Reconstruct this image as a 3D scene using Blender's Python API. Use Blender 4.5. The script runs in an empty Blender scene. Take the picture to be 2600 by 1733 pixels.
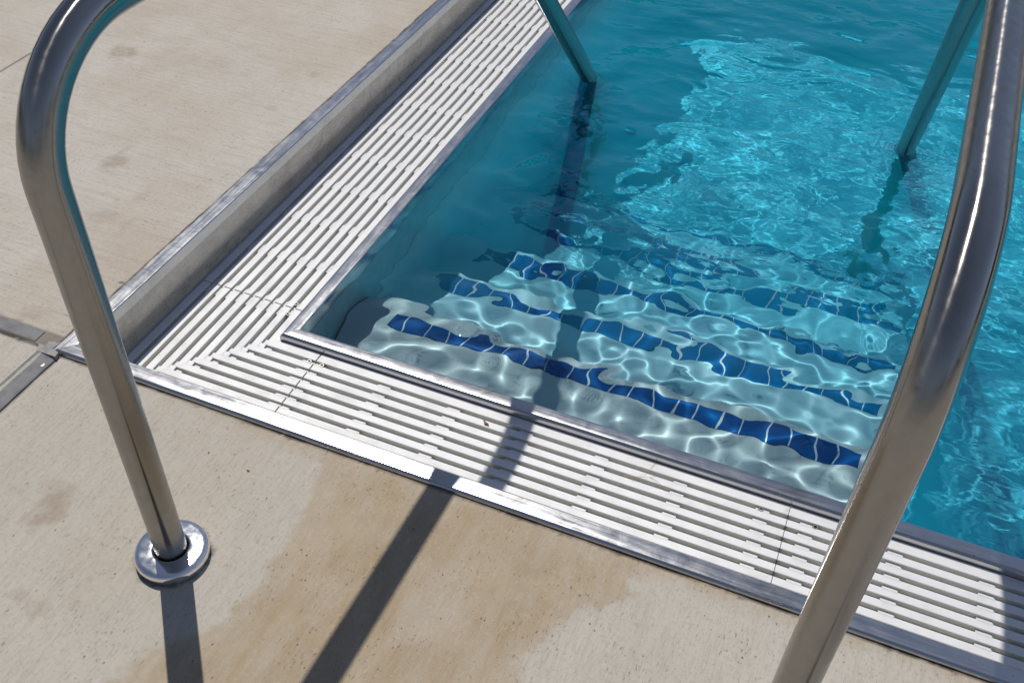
import bpy, math, random
import numpy as np
from mathutils import Vector

random.seed(5)
sc = bpy.context.scene
COL = sc.collection

# ------------------------------------------------------------------ dimensions (metres)
DECK = 0.1295            # top of the outer steel rim above the grating
FD = DECK - 0.010        # front concrete
SD = DECK + 0.0005       # side concrete
RIM = 0.037              # width of the outer rim
W = 0.300                # width of the gutter
LIPW = 0.0365            # width of the steel lip at the water
LIPZ = 0.0196            # top of the lip above the grating
PX0 = W + LIPW           # pool walls
PX1, PY1 = 7.0, 3.70
WATER = 0.0125
FLOOR = -1.04
FARX, FARY = 7.6, 3.73

# ------------------------------------------------------------------ helpers
def link(o, parent=None):
    COL.objects.link(o)
    if parent is not None:
        o.parent = parent
    return o

def tag(o, label=None, cat=None, group=None, kind=None):
    if label: o['label'] = label
    if cat: o['category'] = cat
    if group: o['group'] = group
    if kind: o['kind'] = kind
    return o

def empty(name, loc=(0, 0, 0)):
    o = bpy.data.objects.new(name, None)
    o.empty_display_size = 0.05
    o.location = loc
    return link(o)

class MB:
    def __init__(s):
        s.v, s.f = [], []
    def add(s, verts, faces):
        n = len(s.v)
        s.v += [tuple(map(float, p)) for p in verts]
        s.f += [tuple(i + n for i in f) for f in faces]
        return s
    def box(s, x0, x1, y0, y1, z0, z1, bottom=True):
        v = [(x, y, z) for x in (x0, x1) for y in (y0, y1) for z in (z0, z1)]
        f = [(1, 5, 7, 3), (0, 1, 3, 2), (4, 6, 7, 5), (0, 4, 5, 1), (2, 3, 7, 6)]
        if bottom: f.append((0, 2, 6, 4))
        return s.add(v, f)
    def loft(s, rings, closed=True, caps=True):
        """rings: lists of equal length; joins neighbours, caps the ends"""
        m = len(rings[0]); v = []; f = []
        for r in rings: v += list(r)
        for i in range(len(rings) - 1):
            for j in range(m if closed else m - 1):
                a, b = i * m + j, i * m + (j + 1) % m
                f.append((a, b, b + m, a + m))
        if caps and closed:
            f.append(tuple(reversed(range(m))))
            f.append(tuple(range((len(rings) - 1) * m, len(rings) * m)))
        return s.add(v, f)
    def build(s, name, mat, parent=None, smooth=False, angle=35, origin=None):
        me = bpy.data.meshes.new(name)
        v = s.v
        if origin is not None:
            v = [(p[0] - origin[0], p[1] - origin[1], p[2] - origin[2]) for p in v]
        me.from_pydata(v, [], s.f)
        import bmesh
        bm = bmesh.new(); bm.from_mesh(me)
        bmesh.ops.recalc_face_normals(bm, faces=bm.faces)
        bm.to_mesh(me); bm.free()
        if smooth:
            me.polygons.foreach_set('use_smooth', [True] * len(me.polygons))
            me.set_sharp_from_angle(angle=math.radians(angle))
        me.materials.append(mat)
        me.update()
        o = bpy.data.objects.new(name, me)
        link(o, parent)
        if origin is not None and parent is None:
            o.location = origin
        return o

def grid_mesh(name, X, Y, Z, mat, attrs=None, smooth=False):
    n, m = X.shape
    V = np.stack([X, Y, Z], -1).reshape(-1, 3).astype('f')
    idx = np.arange(n * m).reshape(n, m)
    F = np.stack([idx[:-1, :-1], idx[:-1, 1:], idx[1:, 1:], idx[1:, :-1]], -1).reshape(-1, 4)
    me = bpy.data.meshes.new(name)
    me.vertices.add(len(V)); me.vertices.foreach_set('co', V.ravel())
    me.loops.add(F.size); me.loops.foreach_set('vertex_index', F.ravel().astype('i'))
    me.polygons.add(len(F)); me.polygons.foreach_set('loop_start', np.arange(0, F.size, 4, dtype='i'))
    if smooth:
        me.polygons.foreach_set('use_smooth', np.ones(len(F), dtype=bool))
    me.update(); me.validate()
    for k, a in (attrs or {}).items():
        at = me.attributes.new(k, 'FLOAT', 'POINT')
        at.data.foreach_set('value', a.ravel().astype('f'))
    me.materials.append(mat)
    return link(bpy.data.objects.new(name, me))

def vnoise(X, Y, scale, seed):
    """smooth lattice noise in -1..1"""
    rng = np.random.default_rng(seed)
    T = rng.uniform(-1, 1, (256, 256))
    x, y = X / scale + 1000.3, Y / scale + 1000.7
    xi, yi = np.floor(x).astype(int), np.floor(y).astype(int)
    fx, fy = x - xi, y - yi
    fx, fy = fx * fx * (3 - 2 * fx), fy * fy * (3 - 2 * fy)
    g = lambda a, b: T[a % 256, b % 256]
    return ((g(xi, yi) * (1 - fx) + g(xi + 1, yi) * fx) * (1 - fy)
            + (g(xi, yi + 1) * (1 - fx) + g(xi + 1, yi + 1) * fx) * fy)

def fbm(X, Y, scale, seed, octs=4):
    r = 0; a = 1; t = 0
    for i in range(octs):
        r = r + a * vnoise(X, Y, scale / 2 ** i, seed + i); t += a; a *= .55
    return r / t

# ------------------------------------------------------------------ node helpers
class NT:
    def __init__(s, name):
        s.m = bpy.data.materials.new(name); s.m.use_nodes = True
        s.t = s.m.node_tree; s.t.nodes.clear()
        s.out = s.n('ShaderNodeOutputMaterial')
    def n(s, t, **kw):
        nd = s.t.nodes.new(t)
        for k, v in kw.items(): setattr(nd, k, v)
        return nd
    def set(s, sock, v):
        if v is None: return
        if hasattr(v, 'is_linked') or isinstance(v, bpy.types.NodeSocket): s.t.links.new(v, sock)
        else:
            if isinstance(v, (tuple, list)) and len(v) == 3 and sock.type == 'RGBA': v = (*v, 1)
            sock.default_value = v
    def math(s, op, a, b=None, c=None, clamp=False):
        nd = s.n('ShaderNodeMath', operation=op, use_clamp=clamp)
        for i, v in enumerate((a, b, c)): s.set(nd.inputs[i], v)
        return nd.outputs[0]
    def mix(s, f, a, b, mode='MIX'):
        nd = s.n('ShaderNodeMix', data_type='RGBA', blend_type=mode)
        s.set(nd.inputs[0], f); s.set(nd.inputs[6], a); s.set(nd.inputs[7], b)
        return nd.outputs[2]
    def ramp(s, v, lo, hi, a=0.0, b=1.0):
        nd = s.n('ShaderNodeMapRange', clamp=True, interpolation_type='SMOOTHSTEP')
        s.set(nd.inputs[0], v); s.set(nd.inputs[1], lo); s.set(nd.inputs[2], hi); s.set(nd.inputs[3], a); s.set(nd.inputs[4], b)
        return nd.outputs[0]
    def lin(s, v, lo, hi, a=0.0, b=1.0):
        nd = s.n('ShaderNodeMapRange', clamp=True)
        s.set(nd.inputs[0], v); s.set(nd.inputs[1], lo); s.set(nd.inputs[2], hi); s.set(nd.inputs[3], a); s.set(nd.inputs[4], b)
        return nd.outputs[0]
    def pos(s):
        return s.n('ShaderNodeNewGeometry').outputs['Position']
    def sep(s, v):
        nd = s.n('ShaderNodeSeparateXYZ'); s.set(nd.inputs[0], v); return nd.outputs
    def vmul(s, v, sc_):
        nd = s.n('ShaderNodeVectorMath', operation='MULTIPLY'); s.set(nd.inputs[0], v); nd.inputs[1].default_value = sc_
        return nd.outputs[0]
    def noise(s, vec, scale, detail=4, rough=.55, dist=0.0):
        nd = s.n('ShaderNodeTexNoise'); s.set(nd.inputs['Vector'], vec)
        nd.inputs['Scale'].default_value = scale; nd.inputs['Detail'].default_value = detail
        nd.inputs['Roughness'].default_value = rough; nd.inputs['Distortion'].default_value = dist
        return nd.outputs[0]
    def voro(s, vec, scale, out='Distance', feature='F1', rnd=1.0):
        nd = s.n('ShaderNodeTexVoronoi', feature=feature); s.set(nd.inputs['Vector'], vec)
        nd.inputs['Scale'].default_value = scale; nd.inputs['Randomness'].default_value = rnd
        return nd.outputs[out]
    def attr(s, name):
        return s.n('ShaderNodeAttribute', attribute_name=name).outputs['Fac']
    def bump(s, h, strength, dist, normal=None):
        nd = s.n('ShaderNodeBump'); s.set(nd.inputs['Height'], h)
        nd.inputs['Strength'].default_value = strength; nd.inputs['Distance'].default_value = dist
        if normal is not None: s.set(nd.inputs['Normal'], normal)
        return nd.outputs[0]
    def principled(s, **kw):
        b = s.n('ShaderNodeBsdfPrincipled')
        for k, v in kw.items(): s.set(b.inputs[k.replace('_', ' ')], v)
        s.t.links.new(b.outputs[0], s.out.inputs[0])
        return b

# ------------------------------------------------------------------ materials
def concrete(name, along_x, base=(.47, .43, .385)):
    N = NT(name); P = N.pos()
    st = N.attr('stain'); sp = N.attr('spots'); ed = N.attr('grime')
    stretch = (5, 110, 1) if along_x else (80, 9, 1)
    fine = (16, 300, 1) if along_x else (230, 34, 1)
    s1 = N.noise(N.vmul(P, stretch), 1.0, 4, .65, .5)
    s2 = N.noise(N.vmul(P, fine), 1.0, 2, .6)
    big = N.noise(P, 3.2, 4, .6)
    mid = N.noise(P, 22, 4, .6)
    grit = N.noise(P, 420, 3, .7)
    c = N.mix(N.ramp(big, .35, .7), base, tuple(b * k for b, k in zip(base, (.93, .90, .86))))
    c = N.mix(N.math('MULTIPLY', N.ramp(s1, .42, .72), .42 if along_x else .30), c, tuple(b * k for b, k in zip(base, (.70, .66, .60))))
    c = N.mix(N.math('MULTIPLY', N.ramp(s2, .5, .78), .40), c, tuple(b * k for b, k in zip(base, (.60, .57, .53))))
    c = N.mix(N.math('MULTIPLY', N.ramp(mid, .55, .8), .22), c, tuple(b * k for b, k in zip(base, (.82, .74, .62))))
    # tan water stain, uneven inside
    stv = N.math('MULTIPLY', st, N.lin(N.noise(N.vmul(P, (40, 10, 1) if not along_x else (10, 40, 1)), 1, 4, .65), .25, .75, .55, 1.05))
    c = N.mix(stv, c, N.mix(N.ramp(N.noise(P, 9, 3, .6), .35, .7), (.275, .188, .092), (.325, .240, .138)))
    c = N.mix(N.math('MULTIPLY', sp, .72), c, (.235, .178, .118))
    # grit: pale sand grains and dark pits
    c = N.mix(N.math('MULTIPLY', N.ramp(grit, .60, .80), .20), c, (.58, .55, .51))
    c = N.mix(N.math('MULTIPLY', N.ramp(grit, .40, .22), .55), c, (.17, .15, .13))
    pits_v = N.voro(N.vmul(P, (1, .55, 1) if not along_x else (.55, 1, 1)), 75)
    pm = N.math('MULTIPLY', N.ramp(pits_v, .13, .05), N.ramp(N.noise(P, 11, 3, .6), .50, .62))
    c = N.mix(N.math('MULTIPLY', pm, .85), c, (.07, .06, .05))
    pits2 = N.voro(P, 210)
    pm2 = N.math('MULTIPLY', N.ramp(pits2, .16, .06), N.ramp(N.noise(P, 17, 3, .6), .5, .66))
    c = N.mix(N.math('MULTIPLY', pm2, .6), c, (.10, .09, .08))
    md = N.noise(P, 135, 3, .6)
    c = N.mix(N.math('MULTIPLY', N.ramp(md, .52, .70), .34), c, tuple(b * k for b, k in zip(base, (.62, .59, .55))))
    c = N.mix(N.math('MULTIPLY', N.ramp(md, .46, .32), .14), c, tuple(min(.7, b * 1.22) for b in base))
    fl = N.noise(N.vmul(P, (230, 80, 1) if not along_x else (80, 230, 1)), 1.0, 4, .7)
    fm_ = N.math('MULTIPLY', N.ramp(fl, .605, .69), N.lin(N.noise(P, 13, 3, .6), .38, .62, .08, 1.0))
    c = N.mix(N.math('MULTIPLY', fm_, .62), c, (.12, .105, .09))
    c = N.mix(ed, c, (.055, .042, .032))
    h = N.math('ADD', N.math('MULTIPLY', s2, .5), N.math('ADD', N.math('MULTIPLY', grit, .45), N.math('MULTIPLY', s1, .8)))
    h = N.math('SUBTRACT', h, N.math('ADD', N.math('ADD', N.math('MULTIPLY', fm_, .8), N.math('MULTIPLY', pm, 1.2)), N.math('MULTIPLY', pm2, .6)))
    N.principled(Base_Color=c, Roughness=N.lin(st, 0, 1, .85, .72), Normal=N.bump(h, .7, .0014))
    return N.m

def steel(name, base=(.50, .505, .52), r0=.22, r1=.36, bump=.06, grime=.3, smear=0.5, along=None, tint=None, aniso=0.0):
    N = NT(name); P = N.pos()
    n1 = N.noise(P, 26, 5, .65, .6)
    n2 = N.noise(P, 6, 3, .6)
    sv = {'x': (6, 150, 150), 'y': (150, 6, 150), None: (60, 60, 60)}[along]
    br = N.noise(N.vmul(P, sv), 1.0, 3, .6)
    scr = N.voro(N.vmul(P, (30, 190, 60)), 1.0, feature='DISTANCE_TO_EDGE')
    rough = N.math('ADD', N.lin(n1, .3, .72, r0, r1), N.math('MULTIPLY', N.ramp(scr, .03, .0), .02))
    rough = N.math('ADD', rough, N.lin(br, .3, .7, -.04, .05))
    c = N.mix(N.math('MULTIPLY', N.ramp(n1, .48, .70), smear), base, tuple(b * .80 for b in base))
    c = N.mix(N.math('MULTIPLY', N.ramp(n2, .5, .75), grime), c, tuple(b * k for b, k in zip(base, (.70, .66, .60))))
    spots = N.voro(P, 55)
    c = N.mix(N.math('MULTIPLY', N.math('MULTIPLY', N.ramp(spots, .12, .07), N.ramp(n2, .45, .6)), .5), c, (.16, .14, .13))
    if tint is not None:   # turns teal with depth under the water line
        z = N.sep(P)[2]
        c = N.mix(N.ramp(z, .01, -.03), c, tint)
    h = N.math('ADD', N.math('MULTIPLY', br, .12), N.math('MULTIPLY', n1, 1.0))
    b = N.principled(Base_Color=c, Metallic=1.0, Roughness=rough, Normal=N.bump(h, bump, .004))
    if aniso:
        b.inputs['Anisotropic'].default_value = aniso
        N.set(b.inputs['Tangent'], N.n('ShaderNodeAttribute', attribute_name='axis').outputs['Vector'])
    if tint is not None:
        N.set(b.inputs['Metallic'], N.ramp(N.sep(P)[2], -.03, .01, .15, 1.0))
    return N.m

def plain(name, c, rough=.5, metallic=0.0, noise=None):
    N = NT(name)
    if noise:
        P = N.pos()
        col = N.mix(N.ramp(N.noise(P, noise, 4, .6), .35, .7), c, tuple(x * .7 for x in c))
    else:
        col = c
    N.principled(Base_Color=col, Roughness=rough, Metallic=metallic)
    return N.m

def grate_plastic():
    N = NT('white_grate_plastic'); P = N.pos(); x, y, z = N.sep(P)
    k = 2 * math.pi / .0026
    kn = N.math('MULTIPLY', N.math('SINE', N.math('MULTIPLY', N.math('ADD', x, y), k * .72)),
                N.math('SINE', N.math('MULTIPLY', N.math('SUBTRACT', x, y), k * .72)))
    top = N.ramp(N.sep(N.n('ShaderNodeNewGeometry').outputs['Normal'])[2], .7, .95)
    n1 = N.noise(P, 16, 4, .6)
    c = N.mix(N.ramp(n1, .45, .75), (.665, .665, .672), (.60, .60, .595))
    c = N.mix(N.math('MULTIPLY', N.ramp(N.noise(P, 45, 3, .6), .62, .78), .35), c, (.50, .46, .38))
    c = N.mix(N.math('MULTIPLY', N.ramp(N.voro(P, 120), .05, .025), .6), c, (.25, .22, .18))
    # shade of the slots put into the colour, greyer below the bar tops
    c = N.mix(N.ramp(z, -.0006, -.003), c, (.58, .58, .545))
    h = N.math('ADD', N.math('MULTIPLY', N.math('MULTIPLY', kn, top), .5), N.math('MULTIPLY', N.noise(P, 240, 2, .5), .5))
    b = N.principled(Base_Color=c, Roughness=N.lin(n1, .3, .7, .30, .46), Normal=N.bump(h, .35, .0006))
    b.inputs['Subsurface Weight'].default_value = .5
    b.inputs['Subsurface Radius'].default_value = (.007, .007, .0066)
    b.inputs['Subsurface Scale'].default_value = 1.0
    return N.m

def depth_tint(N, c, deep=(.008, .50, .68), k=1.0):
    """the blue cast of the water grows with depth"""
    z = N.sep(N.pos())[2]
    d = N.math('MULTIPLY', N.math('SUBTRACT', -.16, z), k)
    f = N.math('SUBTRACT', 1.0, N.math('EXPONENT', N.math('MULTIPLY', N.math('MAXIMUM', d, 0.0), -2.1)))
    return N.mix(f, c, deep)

def plaster():
    N = NT('pool_plaster'); P = N.pos()
    g = N.noise(P, 330, 3, .7); b = N.noise(P, 7, 4, .6)
    c = N.mix(N.ramp(b, .35, .7), (.50, .55, .555), (.43, .485, .495))
    c = N.mix(N.math('MULTIPLY', N.ramp(g, .45, .25), .38), c, (.19, .26, .30))
    c = N.mix(N.math('MULTIPLY', N.ramp(N.voro(P, 160), .14, .06), .2), c, (.12, .16, .2))
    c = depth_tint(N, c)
    N.principled(Base_Color=c, Roughness=.9, Specular_IOR_Level=.08, Normal=N.bump(g, .3, .001))
    return N.m

def tile_blue():
    N = NT('blue_glazed_tile'); P = N.pos(); oi = N.n('ShaderNodeObjectInfo')
    x, y, z = N.sep(P)
    u = N.math('FRACT', N.math('DIVIDE', N.math('SUBTRACT', x, .430), .0555))
    e = N.math('MINIMUM', u, N.math('SUBTRACT', 1.0, u))
    grout = N.ramp(e, .045, .028)
    wn = N.n('ShaderNodeTexWhiteNoise', noise_dimensions='1D')
    N.set(wn.inputs['W'], N.math('FLOOR', N.math('DIVIDE', N.math('SUBTRACT', x, .430), .0555)))
    c = N.mix(wn.outputs[0], (.0003, .058, .225), (.0005, .082, .285))
    c = N.mix(grout, c, (.52, .60, .62))
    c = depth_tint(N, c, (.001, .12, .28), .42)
    N.principled(Base_Color=c, Roughness=N.lin(grout, 0, 1, .25, .9), Specular_IOR_Level=.06, Normal=N.bump(N.math('SUBTRACT', 1, grout), .4, .001))
    return N.m

def water_mat():
    N = NT('pool_water'); P = N.pos()
    # fine ripples on top of the modelled waves
    rip = N.math('ADD', N.math('MULTIPLY', N.noise(N.vmul(P, (3.6, 6.0, 1)), 1.0, 1, .4, .5), 1.0),
                 N.math('MULTIPLY', N.noise(N.vmul(P, (15, 24, 1)), 1.0, 2, .5, .4), .09))
    nrm = N.bump(N.math('MULTIPLY', rip, N.attr('choppy')), 1.0, .036)
    g = N.n('ShaderNodeBsdfGlass'); g.inputs['Color'].default_value = (.90, .985, 1.0, 1)
    g.inputs['Roughness'].default_value = 0.0; g.inputs['IOR'].default_value = 1.333
    N.set(g.inputs['Normal'], nrm)
    # light scattered back by the water itself, more where it is deeper
    df = N.n('ShaderNodeBsdfDiffuse'); df.inputs['Color'].default_value = (.002, .66, .90, 1)
    N.set(df.inputs['Normal'], nrm)
    mx = N.n('ShaderNodeMixShader'); N.set(mx.inputs[0], N.attr('turbid'))
    N.t.links.new(g.outputs[0], mx.inputs[1]); N.t.links.new(df.outputs[0], mx.inputs[2])
    N.t.links.new(mx.outputs[0], N.out.inputs[0])
    return N.m

M = {}
M['front_concrete'] = concrete('front_concrete', False, (.432, .402, .352))
M['side_concrete'] = concrete('side_concrete', True, (.458, .427, .383))
M['rim_steel'] = steel('brushed_rim_steel', (.53, .53, .535), r0=.15, r1=.225, bump=.010, smear=.3, along='x')
M['side_rim_steel'] = steel('brushed_side_steel', (.54, .545, .555), r0=.17, r1=.25, bump=.016, smear=.35, along='y')
M['wall_steel'] = steel('dull_wall_steel', (.42, .41, .395), .22, .36, .08, .5, .6, along='y')
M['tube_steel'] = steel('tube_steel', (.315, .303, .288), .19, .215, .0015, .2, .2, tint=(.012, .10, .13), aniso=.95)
M['polished_steel'] = steel('polished_steel', (.86, .86, .86), .10, .17, .015, .1, .15)
M['bolt_steel'] = plain('bolt_steel', (.27, .26, .25), .38, 1.0)
M['dark'] = plain('dark_gap', (.012, .012, .012), .9)
M['grate'] = grate_plastic()
M['trough'] = plain('trough_grey', (.72, .72, .67), .6)
M['plaster'] = plaster()
M['tile'] = tile_blue()
M['water'] = water_mat()
M['strip'] = plain('zinc_strip', (.165, .165, .17), .7, .05, noise=40)
M['filler'] = plain('grey_filler', (.30, .285, .265), .8, noise=60)
M['straw'] = plain('dry_straw', (.42, .28, .13), .7)
M['husk'] = plain('dry_husk', (.22, .12, .05), .8, noise=300)
M['fibre'] = plain('white_fibre', (.75, .74, .70), .6)
M['blue_film'] = plain('blue_film', (.02, .30, .62), .35)
N_ = NT('submerged_steel'); P_ = N_.pos()
N_.principled(Base_Color=N_.mix(N_.ramp(N_.noise(P_, 14, 4, .6), .35, .7), (.24, .40, .43), (.32, .48, .51)), Metallic=.15, Roughness=.5)
M['submerged_steel'] = N_.m

# ------------------------------------------------------------------ decks
STAIN = [(0.571, -0.603), (0.571, -0.569), (0.589, -0.547), (0.606, -0.525), (0.641, -0.474), (0.68, -0.444), (0.689, -0.421), (0.662, -0.404), (0.667, -0.356), (0.666, -0.305), (0.67, -0.235), (0.667, -0.189), (0.661, -0.152), (0.645, -0.108), (0.631, -0.072), (0.601, -0.043), (0.695, -0.02), (1.407, -0.02), (1.575, -0.02), (1.685, -0.052), (1.607, -0.061), (1.515, -0.043), (1.412, -0.053), (1.353, -0.042), (1.304, -0.067), (1.284, -0.092), (1.3, -0.116), (1.26, -0.149), (1.217, -0.184), (1.193, -0.232), (1.173, -0.304), (1.178, -0.384), (1.1, -0.75), (0.53, -0.75)]
SIDE = [(-0.752, 1.113, 0.046, 0.037, 0.8), (-0.377, 0.6, 0.037, 0.033, 0.8), (-0.395, 0.634, 0.01, 0.049, 0.4), (-0.306, 0.481, 0.016, 0.014, 0.4), (-0.178, 0.391, 0.013, 0.036, 0.6), (-0.221, 0.507, 0.012, 0.036, 0.3), (-0.26, 0.39, 0.043, 0.024, 0.45), (-0.438, 0.348, 0.01, 0.038, 0.4), (-0.547, 0.836, 0.016, 0.018, 0.3), (-0.639, 0.944, 0.014, 0.019, 0.2), (-0.156, 0.037, 0.039, 0.022, 0.5), (-0.052, 0.871, 0.013, 0.012, 0.5), (-0.432, 1.165, 0.095, 0.062, 0.25), (-0.547, 1.166, 0.108, 0.077, 0.2), (-0.148, 1.246, 0.021, 0.02, 0.4), (-0.159, 1.021, 0.02, 0.016, 0.4)]
FRONT = [(0.241, -0.367, 0.027, 0.056, 0.8), (0.365, -0.545, 0.02, 0.016, 0.4), (0.312, -0.538, 0.027, 0.011, 0.4), (0.42, -0.517, 0.013, 0.01, 0.25), (0.213, -0.324, 0.033, 0.018, 0.3), (0.149, -0.357, 0.022, 0.01, 0.3), (0.121, -0.087, 0.024, 0.016, 0.3), (0.074, -0.05, 0.021, 0.015, 0.2), (1.087, -0.122, 0.043, 0.033, 0.5), (1.132, -0.2, 0.041, 0.023, 0.35)]

def poly_sdf(X, Y, poly):
    """signed distance, positive inside"""
    d = np.full(X.shape, 1e9); inside = np.zeros(X.shape, bool)
    n = len(poly)
    for i in range(n):
        (x0, y0), (x1, y1) = poly[i], poly[(i + 1) % n]
        ex, ey = x1 - x0, y1 - y0
        t = np.clip(((X - x0) * ex + (Y - y0) * ey) / (ex * ex + ey * ey + 1e-12), 0, 1)
        d = np.minimum(d, np.hypot(X - x0 - t * ex, Y - y0 - t * ey))
        if abs(ey) > 1e-9:
            inside ^= ((y0 > Y) != (y1 > Y)) & (X < (x1 - x0) * (Y - y0) / ey + x0)
    return np.where(inside, d, -d)

def sstep(v, a, b):
    t = np.clip((v - a) / (b - a), 0, 1); return t * t * (3 - 2 * t)

def spot_field(X, Y, L, seed):
    s = np.zeros(X.shape)
    for i, (cx, cy, a, b, k) in enumerate(L):
        m = (np.abs(X - cx) < 3 * a + .05) & (np.abs(Y - cy) < 3 * b + .05)
        if not m.any(): continue
        x, y = X[m], Y[m]
        r = np.hypot((x - cx) / a, (y - cy) / b)
        r = r + .75 * fbm(x, y, .03, seed + i, 4)
        f = sstep(r, 1.45, .5) * (.45 + .55 * sstep(fbm(x, y, .02, seed + 50 + i), -.4, .3))
        s[m] = np.maximum(s[m], f * k)
    return s

def coords(fine0, fine1, step, lo, hi):
    a = list(np.arange(fine0, fine1, step)) + [fine1]
    up = [v for v in (fine1 + .1, fine1 + .4, fine1 + 1.5, fine1 + 5) if v < hi] + ([hi] if hi > fine1 else [])
    dn = [v for v in (fine0 - .1, fine0 - .4, fine0 - 1.5, fine0 - 5) if v > lo] + ([lo] if lo < fine0 else [])
    return np.array(sorted(dn) + a + up)

# front deck (ends under the rounded nose of the front rim, ragged)
xs = coords(-.36, 2.15, .006, -60, 60); ys = coords(-.76, -.0335, .005, -60, -.0335)
X, Y = np.meshgrid(xs, ys)
sd = poly_sdf(X, Y, STAIN) + .018 * fbm(X, Y, .05, 11) + .012 * fbm(X, Y, .012, 15, 2)
sd = sd + .030 * fbm(X, Y, .09, 17)
stain = np.where((X > -.4) & (X < 2.2) & (Y > -.8), .55 * sstep(sd, -.006, .012) + .45 * sstep(sd, -.03, .07), 0)
streaky = .5 + .5 * fbm(X, Y * .3, .03, 71)
stain = stain * (.72 + .28 * streaky)
stain = np.maximum(stain, sstep(Y + .5 * .03 * fbm(X, X * 0, .06, 21), -.085, -.035) * .75 * sstep(X, .05, .6) * (0.6 + .4 * fbm(X, Y, .03, 33)))
pale = sstep(np.hypot((X - .98) / .05, (Y + .27) / .10) + .5 * fbm(X, Y, .05, 91), 1.2, .5) * .4
stain = np.clip(stain * (1 - pale), 0, 1)
gr = sstep(Y + .0045 * fbm(X, Y, .02, 41) + .003 * fbm(X, Y, .005, 43), -.0445, -.0405) * (.55 + .45 * sstep(fbm(X, Y, .05, 45), -.3, .3))
# crack along the strip joint below the corner
gr = np.maximum(gr, np.where(Y < -.03, sstep(np.abs(X + .0165 + .0012 * fbm(Y, Y * 0, .02, 47)), .0030, .0012), 0) * .9)
# grime ring under the flange
gr = np.maximum(gr, .75 * sstep(np.hypot(X - .5086, Y + .363) + .010 * fbm(X, Y, .012, 49), .071, .064))
Zf = FD + (SD - FD) * sstep(-X, .024, .058) + np.where((X > -.4) & (X < 2.2) & (Y > -.8), .0004 * fbm(X, Y, .03, 51), 0)
front_deck = tag(grid_mesh('front_deck', X, Y, Zf, M['front_concrete'], dict(stain=stain, spots=spot_field(X, Y, FRONT, 300), grime=gr), True), kind='structure')

# side deck, flush with the side rim and lapping raggedly over its edge
xs = coords(-1.50, -RIM + .003, .006, -60, -RIM + .003); ys = coords(-.0334, 2.45, .007, -.0334, 60)
X, Y = np.meshgrid(xs, ys)
edge = sstep(X, -RIM - .03, -RIM + .003)
X2 = X + np.where(X > -.1, edge * (.0030 * fbm(Y, Y * 0, .05, 61, 4) - .001), 0)
spots = spot_field(X, Y, SIDE, 400)
stain = np.clip(.30 * sstep(fbm(X, Y * .8, .35, 63), .05, .5), 0, 1)
gr = sstep(X + .0035 * fbm(X, Y, .015, 65) , -RIM - .0035, -RIM + .002) * (.35 + .65 * sstep(fbm(X, Y, .06, 67), -.35, .25))
gr = np.maximum(gr, sstep(np.abs(X + 1.0 + .002 * fbm(Y, Y * 0, .05, 69)), .0045, .002) * .9)
gr = np.maximum(gr, sstep(np.abs(Y - .205 - .3 * (X + .045)) + .004 * fbm(X, Y, .02, 73), .003, .0005) * sstep(X, -.062, -.05))
gr = np.maximum(gr, sstep(Y + .004 * fbm(X, X * 0, .02, 75), .0095, .0045) * sstep(X, -.30, -.2) * .6)
Zs = np.full(X.shape, SD + .0007) + np.where((X > -1.6) & (Y < 2.6), .0004 * fbm(X, Y, .04, 77), 0)
Zs = np.where(X > -RIM + .0025, DECK - .003, Zs)
side_deck = tag(grid_mesh('side_deck', X2, Y, Zs, M['side_concrete'], dict(stain=stain, spots=spots, grime=gr), True), kind='structure')

# the rest of the concrete round the pool, out to the horizon
fd = MB().add([(FARX, -.0335, DECK), (60, -.0335, DECK), (60, 60, DECK), (FARX, 60, DECK),
               (-.034, FARY + .32, DECK), (FARX, FARY + .32, DECK), (FARX, 60, DECK), (-.034, 60, DECK)], [(0, 1, 2, 3), (4, 5, 6, 7)])
fd.box(FARX - .02, FARX - .001, -.03, FARY + .30, -.02, DECK - .002).box(-.03, FARX, FARY + .321, FARY + .34, -.02, DECK - .002)
tag(fd.build('far_deck', M['side_concrete']), kind='structure')

# lawn and trees out of view, added as dark surroundings for the tubes to mirror
def ring_sheet(name, half, outer, z, mat):
    a, b = half, outer; cx, cy = 2.5, 1.5
    V = [(cx + sx * k, cy + sy * k, z) for k in (a, b) for sx, sy in ((-1, -1), (1, -1), (1, 1), (-1, 1))]
    return tag(MB().add(V, [(i, (i + 1) % 4, 4 + (i + 1) % 4, 4 + i) for i in range(4)]).build(name, mat), kind='structure')
ring_sheet('unseen_lawn', 13, 300, DECK + .006, plain('lawn_green', (.045, .075, .022), .95, noise=.7))
rg = np.random.default_rng(17)
A = np.linspace(0, 2 * math.pi, 700); Hh = np.linspace(0, 1, 34)
AA, HH = np.meshgrid(A, Hh)
top = 4.2 + 2.2 * fbm(np.cos(A) * 9, np.sin(A) * 9, 2.4, 901, 4)
top[-1] = top[0]
rad = 24 + 2.6 * fbm(np.cos(AA) * 24, np.sin(AA) * 24 + HH * 9, 2.0, 905, 4) - 3.0 * np.sin(np.pi * HH) ** .7
rad[:, -1] = rad[:, 0]
tree_m = plain('tree_green', (.040, .062, .022), .9, noise=1.3)
tag(grid_mesh('unseen_treeline', 2.5 + rad * np.cos(AA), 1.5 + rad * np.sin(AA), HH * np.broadcast_to(top, AA.shape), tree_m), kind='stuff')

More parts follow.
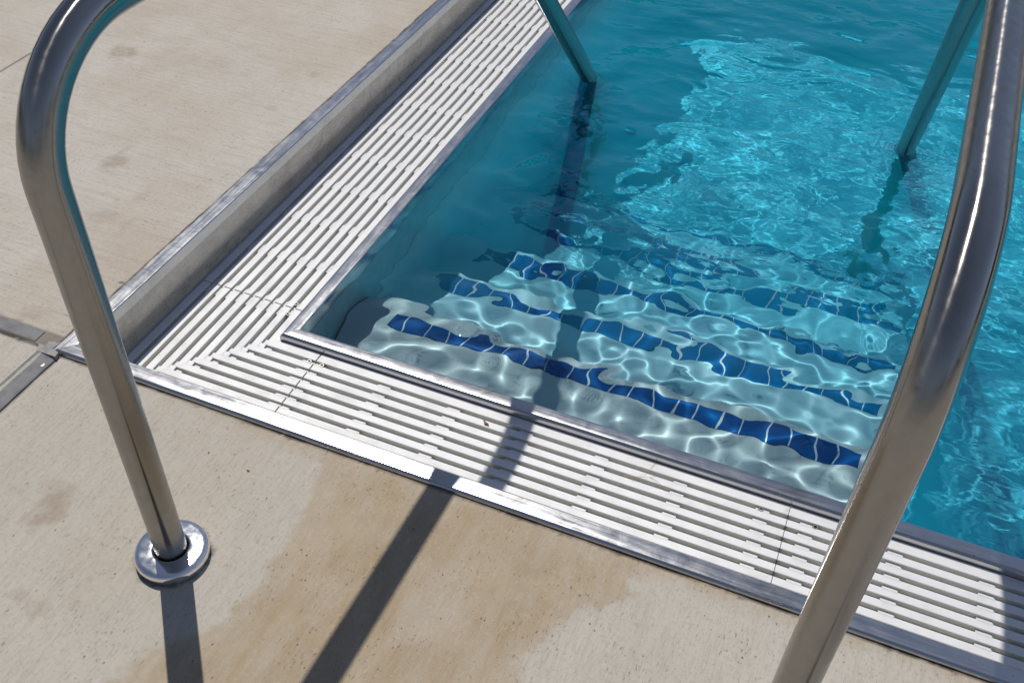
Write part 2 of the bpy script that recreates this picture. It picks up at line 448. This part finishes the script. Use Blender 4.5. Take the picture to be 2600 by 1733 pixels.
# ------------------------------------------------------------------ joint strips at the corner
def joint_strip(name, x0, x1, y0, y1, z, lbl, screw=None):
    t = empty(name, ((x0 + x1) / 2, (y0 + y1) / 2, z)); tag(t, lbl, 'joint strip', 'grey joint strips in the concrete')
    L = t.location
    n = 40; m = MB(); along_y = (y1 - y0) > (x1 - x0)
    rings = []
    for i in range(n + 1):
        f = i / n; w0, w1 = .0012 * math.sin(7 * f + 1) + random.uniform(-.0006, .0006), .0012 * math.sin(5 * f) + random.uniform(-.0006, .0006)
        if along_y:
            y = y0 + f * (y1 - y0); a, b = x0 + w0, x1 + w1; zz = z + SD - FD - .003
            rings.append([(a, y, z - .01), (a, y, zz), (a + .003, y, zz + .0006), (b - .003, y, z + .0012), (b, y, z), (b, y, z - .01)])
        else:
            x = x0 + f * (x1 - x0); a, b = y0 + w0, y1 + w1
            rings.append([(x, a, z - .01), (x, a, z), (x, a + .003, z + .0012), (x, b - .003, z + .0012), (x, b, z), (x, b, z - .01)])
    m.loft(rings)
    m.v = [(p[0] - L.x, p[1] - L.y, p[2] - L.z) for p in m.v]
    m.build('strip', M['strip'], t)
    if screw:
        sx, sy = screw
        s = MB(); rr = []
        for r, h in ((.0062, .0012), (.0058, .0026), (.0035, .0030), (.0030, .0006), (.0001, .0005)):
            rr.append([(sx + r * math.cos(a) - L.x, sy + r * math.sin(a) - L.y, z + h - L.z) for a in np.linspace(0, 2 * math.pi, 17)[:-1]])
        s.loft(rr, caps=False).build('screw', M['bolt_steel'], t, True)
    return t

joint_strip('joint_strip', -.066, -.018, -1.6, -.052, FD + .0030, 'grey metal joint strip with one screw running towards the viewer from the rim corner', (-.032, -.078))
joint_strip('joint_strip', -2.2, -.088, -.033, .002, SD + .0014, 'plain grey joint strip without a screw running off beside the pale side slab')
fm = MB(); ring = [(-.090, .006), (-.062, .012), (-.036, .010), (-.0375, -.033), (-.020, -.0395), (-.017, -.052), (-.066, -.053), (-.074, -.036), (-.089, -.033)]
fm.loft([[(x - .05, y + .02, DECK - .02 - DECK) for x, y in [(a + .0, b) for a, b in ring]], [(x - .05, y + .02, .0012) for x, y in ring]])
fm.v = [(x + .10 - .05, y - .04 + .02, z) for x, y, z in fm.v]
filler = fm.build('joint_filler', M['filler']); filler.location = (0, 0, DECK)
tag(filler, 'rough grey filler patch between the two joint strips at the rim corner', 'filler patch')

# ------------------------------------------------------------------ steel gutter
gut = tag(empty('steel_gutter', (0, 0, 0)), 'stainless steel gutter channel round the pool corner with raised outer rim and inner lip', 'pool gutter')
def arc(cx, cz, r, a0, a1, n=6):
    return [(cx + r * math.cos(math.radians(a0 + (a1 - a0) * i / n)), cz + r * math.sin(math.radians(a0 + (a1 - a0) * i / n))) for i in range(n + 1)]
def arm(name, prof, axis, ends, mat, sign, base, nseg=1):
    """prof: (offset, z) pairs swept along one side, mitred at the corner"""
    m = MB(); rings = []
    for i in range(nseg + 1):
        r = []
        for o, z in prof:
            q = base + sign * o
            e = q + (ends - q) * (i / nseg)
            r.append((e, q, z) if axis == 'x' else (q, e, z))
        rings.append(r)
    m.loft(rings)
    return m.build(name, mat, gut, True, 40)

# outer rim: offset 0 = gutter side, grows outwards
front_prof = [(0.0, DECK - .030), (0.0, DECK - .001), (.001, DECK)] + [(RIM - .0075, DECK)] + arc(RIM - .0075, DECK - .0075, .0075, 90, 0, 8)[1:] + [(RIM, DECK - .03)]
arm('outer_rim', front_prof, 'x', FARX - .03, M['rim_steel'], -1, 0.0)
side_prof = [(0.0, DECK - .030)] + [(-c, z) for c, z in arc(-.003, DECK - .003, .003, 0, 90, 5)] + [(RIM, DECK), (RIM, DECK - .03)]
arm('outer_rim', side_prof, 'y', FARY + .29, M['side_rim_steel'], -1, 0.0)
# gutter walls under the rims
fw = [(0.0022, -.055), (0.0022, DECK - .006), (.012, DECK - .006), (.012, -.055)]
arm('gutter_wall', fw, 'x', FARX - .03, M['wall_steel'], -1, 0.0)
sw = [(-.0065, -.055), (-.0065, .0), (-.0035, .010), (-.001, .022), (.0002, .036), (.0005, DECK - .004), (.012, DECK - .004), (.012, -.055)]
arm('gutter_wall', sw, 'y', FARY + .29, M['wall_steel'], -1, 0.0)
# inner lip: offset grows towards the water
rr = .0085
lip = [(0.002, -.05), (0.0, .0)] + [(0.0, LIPZ - rr)] + arc(rr, LIPZ - rr, rr, 180, 90, 8)[1:] + [(LIPW - .003, LIPZ)] + arc(LIPW - .003, LIPZ - .003, .003, 90, 0, 4)[1:] + [(LIPW, -.05)]
arm('inner_lip', lip, 'x', FARX - .03, M['rim_steel'], 1, W)
arm('inner_lip', lip, 'y', FARY + .29, M['side_rim_steel'], 1, W)
# trough under the grating
tr = MB().box(.0, FARX - .03, .0, W + .01, -.056, -.0140).box(.0, W + .01, W + .011, FARY + .29, -.0561, -.0141)
tr.build('trough', M['trough'], gut)

def weld(path, width=.0028, mat=None):
    """beaded seam following a path of points"""
    pts = []
    for a, b in zip(path[:-1], path[1:]):
        n = max(2, int(math.dist(a, b) / .0022))
        pts += [tuple(a[k] + (b[k] - a[k]) * i / n for k in range(3)) for i in range(n)]
    pts.append(path[-1])
    m = MB()
    for i, p in enumerate(pts):
        q = [p[k] + random.uniform(-.0004, .0004) for k in range(3)]
        r = width * random.uniform(.34, .62)
        v = [(q[0] + r * math.cos(t) * math.cos(u), q[1] + r * math.sin(t) * math.cos(u), q[2] + .55 * r * math.sin(u)) for u in (-.9, 0, .9) for t in np.linspace(0, 6.283, 7)[:-1]]
        f = [(a * 6 + b, a * 6 + (b + 1) % 6, (a + 1) * 6 + (b + 1) % 6, (a + 1) * 6 + b) for a in range(2) for b in range(6)] + [tuple(range(12, 18))]
        m.add(v, f)
    return m.build('weld_seam', mat or M['bolt_steel'], gut, True)
weld([(W + LIPW - .001, W + LIPW - .001, LIPZ), (W + .006, W + .006, LIPZ - .0005), (W + .001, W + .001, LIPZ - .006), (W, W, .003)], .0022)
weld([(.4985, W + LIPW - .001, LIPZ), (.4970, W + .007, LIPZ), (.4965, W + .001, LIPZ - .006), (.4965, W - .0005, .002)], .0018)
weld([(-.002, -.002, DECK), (-RIM + .005, -RIM + .005, DECK), (-RIM + .001, -RIM + .001, DECK - .005)], .0022)
weld([(.4905, -.002, DECK - .0004), (.497, -RIM + .006, DECK - .0004), (.4975, -RIM, DECK - .006)], .0010)

# ------------------------------------------------------------------ gratings
PITCH, BARW, OFF = .0294, .0180, .0086
BT, BB = 0.0, -.0130
def bar_start(k): return .003 if k == 0 else OFF + PITCH * k
def bar_end(k): return .0270 if k == 0 else (W - .0008 if k == 9 else OFF + PITCH * k + BARW)
ch = .0007
def bar(m, a0, a1, s0, s1, axis, s0b=None, s1b=None):
    """chamfered bar; s0b/s1b = ends on the far edge (mitre)"""
    s0b = s0 if s0b is None else s0b; s1b = s1 if s1b is None else s1b
    prof = [(a0, BB), (a0, BT - ch), (a0 + ch, BT), (a1 - ch, BT), (a1, BT - ch), (a1, BB)]
    rings = []
    for e0, e1, d in ((s0, s0b, 0), (s1, s1b, 1)):
        r = []
        for a, z in prof:
            t = (a - a0) / (a1 - a0); s = e0 + (e1 - e0) * t
            r.append((s, a, z) if axis == 'x' else (a, s, z))
        rings.append(r)
    m.loft(rings)
def rib(m, k, s0, s1, axis, flare=True):
    a0, a1 = bar_end(k) - .001, bar_start(k + 1) + .001
    z0, z1 = BB + .001, BT - .0062
    (m.box(s0, s1, a0, a1, z0, z1) if axis == 'x' else m.box(a0, a1, s0, s1, z0, z1))
    if flare:     # the slot narrows where a rib ties two bars together
        b0, b1 = bar_end(k) - .002, bar_end(k) + .0026
        (m.box(s0, s1, b0, b1, z0 + .0001, BT - .0005) if axis == 'x' else m.box(bar_start(k + 1) - .0022, bar_start(k + 1) + .002, s0, s1, z0 + .0001, BT - .0005))
J = .4118
def grate(axis, s0, s1, lbl, ribs, bolts=(), loc=None):
    t = tag(empty('gutter_grate', ((s0 + s1) / 2, W / 2, 0) if axis == 'x' else (W / 2, (s0 + s1) / 2, 0)), lbl, 'gutter grating', 'white slotted gratings in the gutter')
    L = t.location
    m = MB()
    for k in range(10): bar(m, bar_start(k), bar_end(k), s0 + (.0006 if abs(s0 - J2) < .001 else .0018), s1 - (.0006 if abs(s1 - J2) < .001 else .0018), axis)
    for k in range(9):
        for r0, r1 in ribs(k):
            if r1 < s0 + .004 or r0 > s1 - .004: continue
            rib(m, k, max(r0, s0 + .002), min(r1, s1 - .002), axis)
    m.v = [(p[0] - L.x, p[1] - L.y, p[2] - L.z) for p in m.v]
    m.build('slotted_panel', M['grate'], t)
    for b in bolts: bolt(t, *b)
    return t
def bolt(t, x, y):
    L = t.location; m = MB(); rr = []
    n = 18
    for i, (r, z) in enumerate(((.0060, -.012), (.0060, -.0002), (.0053, .0007), (.0038, .0007), (.0032, -.0006), (.0032, -.0055), (.0002, -.0058))):
        ring = []
        for j in range(n):
            a = 2 * math.pi * j / n
            q = r
            if i >= 3:    # hexagonal socket
                q = r * math.cos(math.pi / 6) / math.cos(((a + .3) % (math.pi / 3)) - math.pi / 6)
            ring.append((x + q * math.cos(a) - L.x, y + q * math.sin(a) - L.y, z - L.z))
        rr.append(ring)
    m.loft(rr, caps=False)
    m.build('bolt', M['bolt_steel'], t, True)
    w = MB(); w.loft([[(x + r * math.cos(a) - L.x, y + r * math.sin(a) - L.y, z - L.z) for a in np.linspace(0, 2 * math.pi, 19)[:-1]] for r, z in ((.0078, -.0105), (.0078, -.0085), (.0050, -.0085))], caps=False)
    w.build('washer', M['bolt_steel'], t, True)

def ribs_period(s0, s1, first, per, width=.029):
    def f(k):
        out = [(s0, s0 + .020)]
        p = first + per
        while p - width < s1:
            out.append((p - width, p)); p += per
        return out
    return f
J2 = 1.5168
grate('x', J, J2, 'long white grating in front of the steps, left of the dark cracked joint', lambda k: ribs_period(J, J2, .433, .1745)(k), [(.4315, .2655), (1.462, .2655)])
grate('x', J2, 2.62, 'white grating behind the right handrail post beyond the dark cracked joint', lambda k: [(1.543 + .1745 * i, 1.572 + .1745 * i) for i in range(-1, 7)], [(1.573, .2655)])
grate('y', J, 2.95, 'long white grating below the grey steel wall on the side of the pool', lambda k: ribs_period(J, 2.95, .4335, .1685)(k), [(.2655, .428)])
# corner piece with mitred bars
t = tag(empty('gutter_grate', (W / 2, W / 2, 0)), 'short mitred corner grating with bent slots at the pool corner', 'gutter grating', 'white slotted gratings in the gutter')
m = MB()
for k in range(10):
    a0, a1 = bar_start(k), bar_end(k)
    bar(m, a0, a1, a0, J - .0018, 'x', a1, J - .0018)
    bar(m, a0, a1, a0, J - .0018, 'y', a1, J - .0018)
for k in range(9):
    g0, g1 = bar_end(k), bar_start(k + 1)
    # solid web on the mitre, then the recessed tie next to it
    m.box(g0 - .001, g1 + .004, g0 - .001, g1 + .001, BB + .001, BT - .0003)
    for ax in 'xy':
        rib(m, k, g1 + .0002, g1 + .0205, ax, False)
        rib(m, k, J - .030, J - .002, ax)
m.v = [(p[0] - W / 2, p[1] - W / 2, p[2]) for p in m.v]
m.build('slotted_panel', M['grate'], t)
bolt(t, .2650, .3885); bolt(t, .3985, .2655)

# ------------------------------------------------------------------ pool basin and steps
pb = MB()
pb.box(PX0 - .3, PX1 + .3, PX0 - .3, PY1 + .3, FLOOR - .2, FLOOR)
pb.box(PX0 - .2, PX0 - .001, PX0 - .2, PY1 + .2, FLOOR - .1, -.25)
pb.box(PX0, PX1, PX0 - .2, PX0 - .001, FLOOR - .1, -.25)
pb.box(PX0, PX1 + .2, PY1, PY1 + .2, FLOOR - .1, -.25)
pb.box(PX1, PX1 + .2, PX0 - .2, PY1 - .001, FLOOR - .1, -.25)
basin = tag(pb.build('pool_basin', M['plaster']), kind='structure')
sb = MB()
sb.box(PX0 - .02, PX0 - .006, PX0 - .02, PY1 + .1, -.249, LIPZ - .008)
sb.box(PX0 - .007, PX1, PX0 - .02, PX0 - .006, -.249, LIPZ - .008)
sb.box(PX0 - .007, PX1, PY1 + .004, PY1 + .1, -.249, DECK - .01)
sb.box(PX1 + .004, PX1 + .1, PX0 - .1, PY1 + .003, -.249, DECK - .01)
band = tag(sb.build('pool_wall_band', M['submerged_steel']), kind='structure')
recv = [basin, band]

steps = tag(empty('pool_steps', (1.03, PX0, -.2)), 'underwater pool steps with a row of blue tiles along each tread', 'steps')
L = steps.location
NS = 5
for k in range(NS):
    z = -.20 - .17 * k; yn = .595 + .055 + .30 * k; y0 = PX0 - .0005 if k == 0 else .595 + .055 + .30 * (k - 1) - .02
    r = .012
    prof = [(y0, FLOOR - .02), (y0, z), (yn - r, z)] + [(yn - r + r * math.sin(a), z - r + r * math.cos(a)) for a in np.linspace(0, math.pi / 2, 5)[1:]] + [(yn, FLOOR - .02)]
    m = MB(); m.loft([[(x - L.x, y - L.y, zz - L.z) for y, zz in prof] for x in (PX0 - .0005 - .0007 * k, 1.735 + .0006 * k)])
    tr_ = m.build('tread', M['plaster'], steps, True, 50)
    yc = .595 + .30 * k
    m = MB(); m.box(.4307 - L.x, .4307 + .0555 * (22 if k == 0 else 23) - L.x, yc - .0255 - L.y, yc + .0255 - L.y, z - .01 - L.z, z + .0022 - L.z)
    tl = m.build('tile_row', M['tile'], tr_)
    recv += [tr_, tl]

# ------------------------------------------------------------------ water
rng = np.random.default_rng(7)
d = .0045
xs = np.concatenate([np.arange(PX0 - .0045, 2.6, d), np.linspace(2.6, PX1 + .003, 160)])
ys = np.concatenate([np.arange(PX0 - .0045, 3.2, d), np.linspace(3.2, PY1 + .003, 60)])
X, Y = np.meshgrid(xs, ys)
wx = X + .05 * fbm(X, Y, .5, 501, 2); wy = Y + .05 * fbm(X, Y, .5, 511, 2)
def floor_depth(x, y):
    d = np.full(x.shape, -FLOOR)
    for k in reversed(range(5)):
        d = np.where((y < .65 + .30 * k) & (x < 1.735), .20 + .17 * k, d)
    return d
D = floor_depth(X - .05, Y + .05)
for _ in range(60):      # soften the steps
    D[1:-1, 1:-1] = (D[:-2, 1:-1] + D[2:, 1:-1] + D[1:-1, :-2] + D[1:-1, 2:]) / 4
H = np.zeros_like(X)
def waves(n, l0, l1, slope, spread, seed):
    rg = np.random.default_rng(seed); h = np.zeros_like(X)
    for i in range(n):
        lam = math.exp(rg.uniform(math.log(l0), math.log(l1)))
        th = rg.normal(math.pi / 2 + .25, spread)
        k = 2 * math.pi / lam
        h += slope * math.sqrt(2 / n) / k * np.sin(k * (wx * math.cos(th) + wy * math.sin(th)) + rg.uniform(0, 6.283))
    return h
focus = np.clip(.25 / D, .0, 1.1)
H += waves(36, .30, .80, .050, .7, 71) + waves(30, .16, .34, .048, .8, 77) * sstep(Y, .6, 1.3)
H += waves(70, .052, .14, .104, 1.0, 72) * focus
H += waves(30, .04, .08, .012, 2.0, 73) * focus * (.5 + .9 * np.clip(fbm(X, Y, .4, 600, 2), -.5, .6))
calm = .75 + .25 * sstep(np.minimum(X - PX0, (Y - PX0) * .8), .0, .35)
H *= calm
for px, py in ((.5555, 1.79), (1.585, 1.79)):      # rings where the rails pierce the surface
    q = np.hypot(X - px, (Y - py) * .8)
    H += .0011 * np.cos(2 * math.pi * q / .026) * np.exp(-q / .055)
choppy = .12 + .88 * sstep(Y, .55, 1.5) * sstep(X, PX0, PX0 + .35)
choppy = np.maximum(choppy, .75 * sstep(X, 1.65, 1.95))
choppy *= 1 + 1.1 * np.exp(-((X - .72) / .28) ** 2 - ((Y - 1.42) / .38) ** 2) * sstep(fbm(X, Y, .16, 640, 3), -.05, .35)
view = np.minimum(floor_depth(X, Y + .12), np.maximum(4.5 * (X - PX0) + .28, .1))
for _ in range(90):
    view[1:-1, 1:-1] = (view[:-2, 1:-1] + view[2:, 1:-1] + view[1:-1, :-2] + view[1:-1, 2:]) / 4
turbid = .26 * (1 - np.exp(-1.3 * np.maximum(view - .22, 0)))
for x0 in (0, 1.04):      # scatter colour thinned along the rails' cast shadows to soften them
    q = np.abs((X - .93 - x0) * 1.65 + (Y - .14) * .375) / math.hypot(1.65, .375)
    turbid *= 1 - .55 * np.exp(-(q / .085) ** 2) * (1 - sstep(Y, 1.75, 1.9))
turbid *= 1 - .35 * sstep(X, 1.72, 1.85) * (1 - sstep(Y, 1.1, 1.6))  # scatter colour thinned again where the right rail's shadow falls
H = np.clip(H, -.02, .02)
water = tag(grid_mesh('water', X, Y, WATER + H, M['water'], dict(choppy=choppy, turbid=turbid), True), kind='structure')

# ------------------------------------------------------------------ handrails
TR = .0275
def rail_path():
    P = [(-.363, FD - .05), (-.363, .90)]
    for a in np.linspace(180, 90, 15)[1:]: P.append((-.178 + .185 * math.cos(math.radians(a)), .90 + .185 * math.sin(math.radians(a))))
    R = .30; yv = .734; tl = R * math.tan(math.radians(22.5))
    for a in np.linspace(90, 45, 12): P.append((yv - tl + R * math.cos(math.radians(a)), 1.085 - R + R * math.sin(math.radians(a))))
    yb, zb = 1.905, .032 + 1.787 - 1.905
    R = .12; tl = R * math.tan(math.radians(22.5))
    # from 45 degrees down to straight down
    cx, cz = yb - R, zb - tl
    for a in np.linspace(45, 0, 9): P.append((cx + R * math.cos(math.radians(a)), cz + R * math.sin(math.radians(a))))
    P.append((yb, -.90))
    return P
def resample(P, step=.03):
    out = [P[0]]
    for a, b in zip(P[:-1], P[1:]):
        n = max(1, int(math.dist(a, b) / step))
        out += [tuple(a[k] + (b[k] - a[k]) * i / n for k in range(2)) for i in range(1, n + 1)]
    return out
def handrail(x0, k, lbl):
    t = tag(empty('handrail', (x0, -.363, FD)), lbl, 'handrail', 'steel handrails at the pool steps')
    P = resample(rail_path()); m = MB(); rings = []; axes = []
    n = 40
    for i, (y, z) in enumerate(P):
        a = P[max(i - 1, 0)]; b = P[min(i + 1, len(P) - 1)]
        ty, tz = b[0] - a[0], b[1] - a[1]; q = math.hypot(ty, tz); ty, tz = ty / q, tz / q
        ny, nz = -tz, ty
        ring = []
        for j in range(n):
            u = 2 * math.pi * j / n
            dx, dn = TR * math.cos(u), TR * math.sin(u)
            yy = y + dn * ny; zz = z + dn * nz
            ring.append((dx + k * (yy + .363), yy + .363, zz - FD))
        rings.append(ring); axes += [(k * ty, ty, tz)] * n
    m.loft(rings)
    tube = m.build('tube', M['tube_steel'], t, True, 60)
    at = tube.data.attributes.new('axis', 'FLOAT_VECTOR', 'POINT')
    at.data.foreach_set('vector', np.array(axes, 'f').ravel())
    recv.append(tube)
    f = MB(); prof = [(.0640, .0), (.0646, .006), (.0650, .012), (.0648, .0165), (.0635, .0198), (.0612, .0220), (.0580, .0232), (.0540, .0238), (.0420, .0246), (.0345, .0250), (.0312, .0246), (.0303, .0230), (.0299, .015), (.0297, .004)]
    f.loft([[(r * math.cos(u), r * math.sin(u), z) for u in np.linspace(0, 2 * math.pi, 65)[:-1]] for r, z in prof], caps=False)
    f.build('base_flange', M['polished_steel'], t, True, 60)
    g = MB(); g.loft([[(r * math.cos(u), r * math.sin(u), .0045) for u in np.linspace(0, 2 * math.pi, 49)[:-1]] for r in (.0299, .0272)], caps=False)
    g.build('gap_ring', M['dark'], t)  # black ring filling the dark gap between tube and flange
    return t
handrail(.5086, .0214, 'stainless steel handrail standing on a round polished base flange in the concrete')
handrail(1.552, .0148, 'stainless steel handrail whose post crosses in front of the white gratings')

# ------------------------------------------------------------------ small litter
def blade(pts, r=.0005):
    m = MB(); rings = []
    for i, p in enumerate(pts):
        rr_ = r * (1 - .6 * i / (len(pts) - 1))
        rings.append([(p[0] + rr_ * math.cos(u), p[1] + rr_ * math.sin(u), p[2] + rr_ * .8 * math.sin(u + .8)) for u in np.linspace(0, 6.283, 6)[:-1]])
    m.loft(rings); return m
def curve(a, b, bend=.004, z=.0012, n=9):
    dx, dy = b[0] - a[0], b[1] - a[1]; q = math.hypot(dx, dy)
    return [(a[0] + dx * f - dy / q * bend * math.sin(math.pi * f), a[1] + dy * f + dx / q * bend * math.sin(math.pi * f), z + .0035 * math.sin(math.pi * f)) for f in np.linspace(0, 1, n)]
for a, b, be, lbl in (((1.228, .297), (1.196, .227), .004, 'thin dry straw bent across the white grating, its tip near the steel lip'),
                      ((1.178, .233), (1.239, .260), -.004, 'thin dry straw lying lengthwise at the left of the little straw cross on the grating'),
                      ((1.228, .252), (1.266, .230), .003, 'shortest dry straw, at the right of the little straw cross on the grating')):
    o = blade(curve(a, b, be)).build('dry_straw', M['straw'], None, True, origin=(a[0], a[1], 0))
    tag(o, lbl, 'straw', 'dry straws on the grating')
# husk
hk = MB(); A, B = Vector((.842, .259, .003)), Vector((.860, .2475, .003))
rings = []
for f in np.linspace(0, 1, 12):
    c = A.lerp(B, f); rr_ = .0003 + .0030 * max(0, math.sin(math.pi * min(1, max(0, (f - .25) / .75)))) ** .8 * (1 if f > .25 else 0) + (.0006 if f <= .3 else 0)
    c.y += .0012 * math.sin(f * 9)
    rings.append([(c.x + rr_ * math.cos(u) * .7, c.y + rr_ * math.cos(u) * .8, c.z + rr_ * .7 * math.sin(u)) for u in np.linspace(0, 6.283, 9)[:-1]])
hk.loft(rings)
tag(hk.build('seed_husk', M['husk'], None, True, origin=(.85, .253, 0)), 'small curled brown seed husk on the white grating near the rail shadow', 'seed husk')
# white fibres by the cracked joint
fb = MB()
for i in range(7):
    a = (1.514 + random.uniform(-.006, .008), .283 + random.uniform(-.008, .012)); th = random.uniform(0, 6.28); l = random.uniform(.008, .018)
    q = blade(curve(a, (a[0] + l * math.cos(th), a[1] + l * math.sin(th)), random.uniform(-.006, .006), .001), .00028); fb.add(q.v, q.f)
tag(fb.build('fibre_tuft', M['fibre'], None, True, origin=(1.517, .285, 0)), 'tuft of frayed white fibres at the top of the dark cracked grating joint', 'fibre tuft')
# grime packed in the cracked joint
gj = MB(); rings = []
y = .004
while y < .297:
    l, r_ = (random.uniform(.0002, .0011) for _ in range(2))
    if random.random() < .4: l, r_ = .0001, .0002
    rings.append([(J2 - l, y, -.012), (J2 - l, y, -.002), (J2 + r_, y, -.002), (J2 + r_, y, -.012)])
    y += random.uniform(.003, .009)
gj.loft(rings)
tag(gj.build('joint_grime', M['dark'], None, origin=(J2, .15, 0)), 'black grime caught in the narrow joint between two front gratings', 'grime')
# leaf crumb on the concrete
lc = MB().add([(-.004, 0, .0006), (-.001, .0018, .002), (.003, .0014, .0012), (.0042, -.0008, .0007), (.0005, -.0016, .0016), (-.001, 0, .0030)],
              [(0, 1, 5), (1, 2, 5), (2, 3, 5), (3, 4, 5), (4, 0, 5)])
o = lc.build('leaf_crumb', M['husk']); o.location = (.522, -.146, FD)
tag(o, 'tiny reddish brown leaf crumb on the pale concrete near the front rim', 'leaf crumb')
# blue film at the rim corner
bf = MB().add([(-.0050, .0018, .0), (-.0012, .0032, .0006), (.0022, .0002, .0014), (.0012, -.0026, .0008), (-.0034, -.0018, .0)], [(0, 1, 2, 3, 4)])
o = bf.build('film_scrap', M['blue_film']); o.location = (-.0385, -.0325, DECK + .0012)
tag(o, 'tiny bright blue film scrap on the tip of the outer rim corner', 'film scrap')

# ------------------------------------------------------------------ light, sky, camera
S = Vector((-.37, .436, 1.0)).normalized()
sun = bpy.data.lights.new('sun', 'SUN'); sun.energy = 3.7; sun.angle = math.radians(.53); sun.color = (1.0, .955, .89)
so = link(bpy.data.objects.new('sun', sun)); so.rotation_euler = S.to_track_quat('Z', 'Y').to_euler(); so.location = (-3, 4, 8)
world = bpy.data.worlds.new('World'); sc.world = world; world.use_nodes = True
wt = world.node_tree; bg = wt.nodes['Background']
sky = wt.nodes.new('ShaderNodeTexSky'); sky.sky_type = 'NISHITA'; sky.sun_disc = False
sky.sun_elevation = math.asin(S.z); sky.sun_rotation = math.atan2(-S.x, S.y)
sky.altitude = 1500; sky.air_density = .75; sky.dust_density = .15; sky.ozone_density = 2.5
hs = wt.nodes.new('ShaderNodeHueSaturation'); hs.inputs['Saturation'].default_value = .74
wt.links.new(sky.outputs[0], hs.inputs['Color']); wt.links.new(hs.outputs[0], bg.inputs[0]); bg.inputs[1].default_value = .108

# refracted sunlight through the water surface
sun.cycles.is_caustics_light = True
water.cycles.is_caustics_caster = True
for o in recv: o.cycles.is_caustics_receiver = True

cam = bpy.data.cameras.new('camera'); co = link(bpy.data.objects.new('camera', cam)); sc.camera = co
co.location = (1.42039, -1.11674, 1.63425); co.rotation_euler = (.819337, -.031169, .389061)
cam.sensor_width = 36; cam.lens = 2534.37 / 2600 * 36; cam.clip_start = .05; cam.clip_end = 500
sc.view_settings.view_transform = 'Standard'; sc.view_settings.look = 'None'; sc.view_settings.exposure = 0
sc.cycles.use_denoising = True
sc.cycles.max_bounces = 10
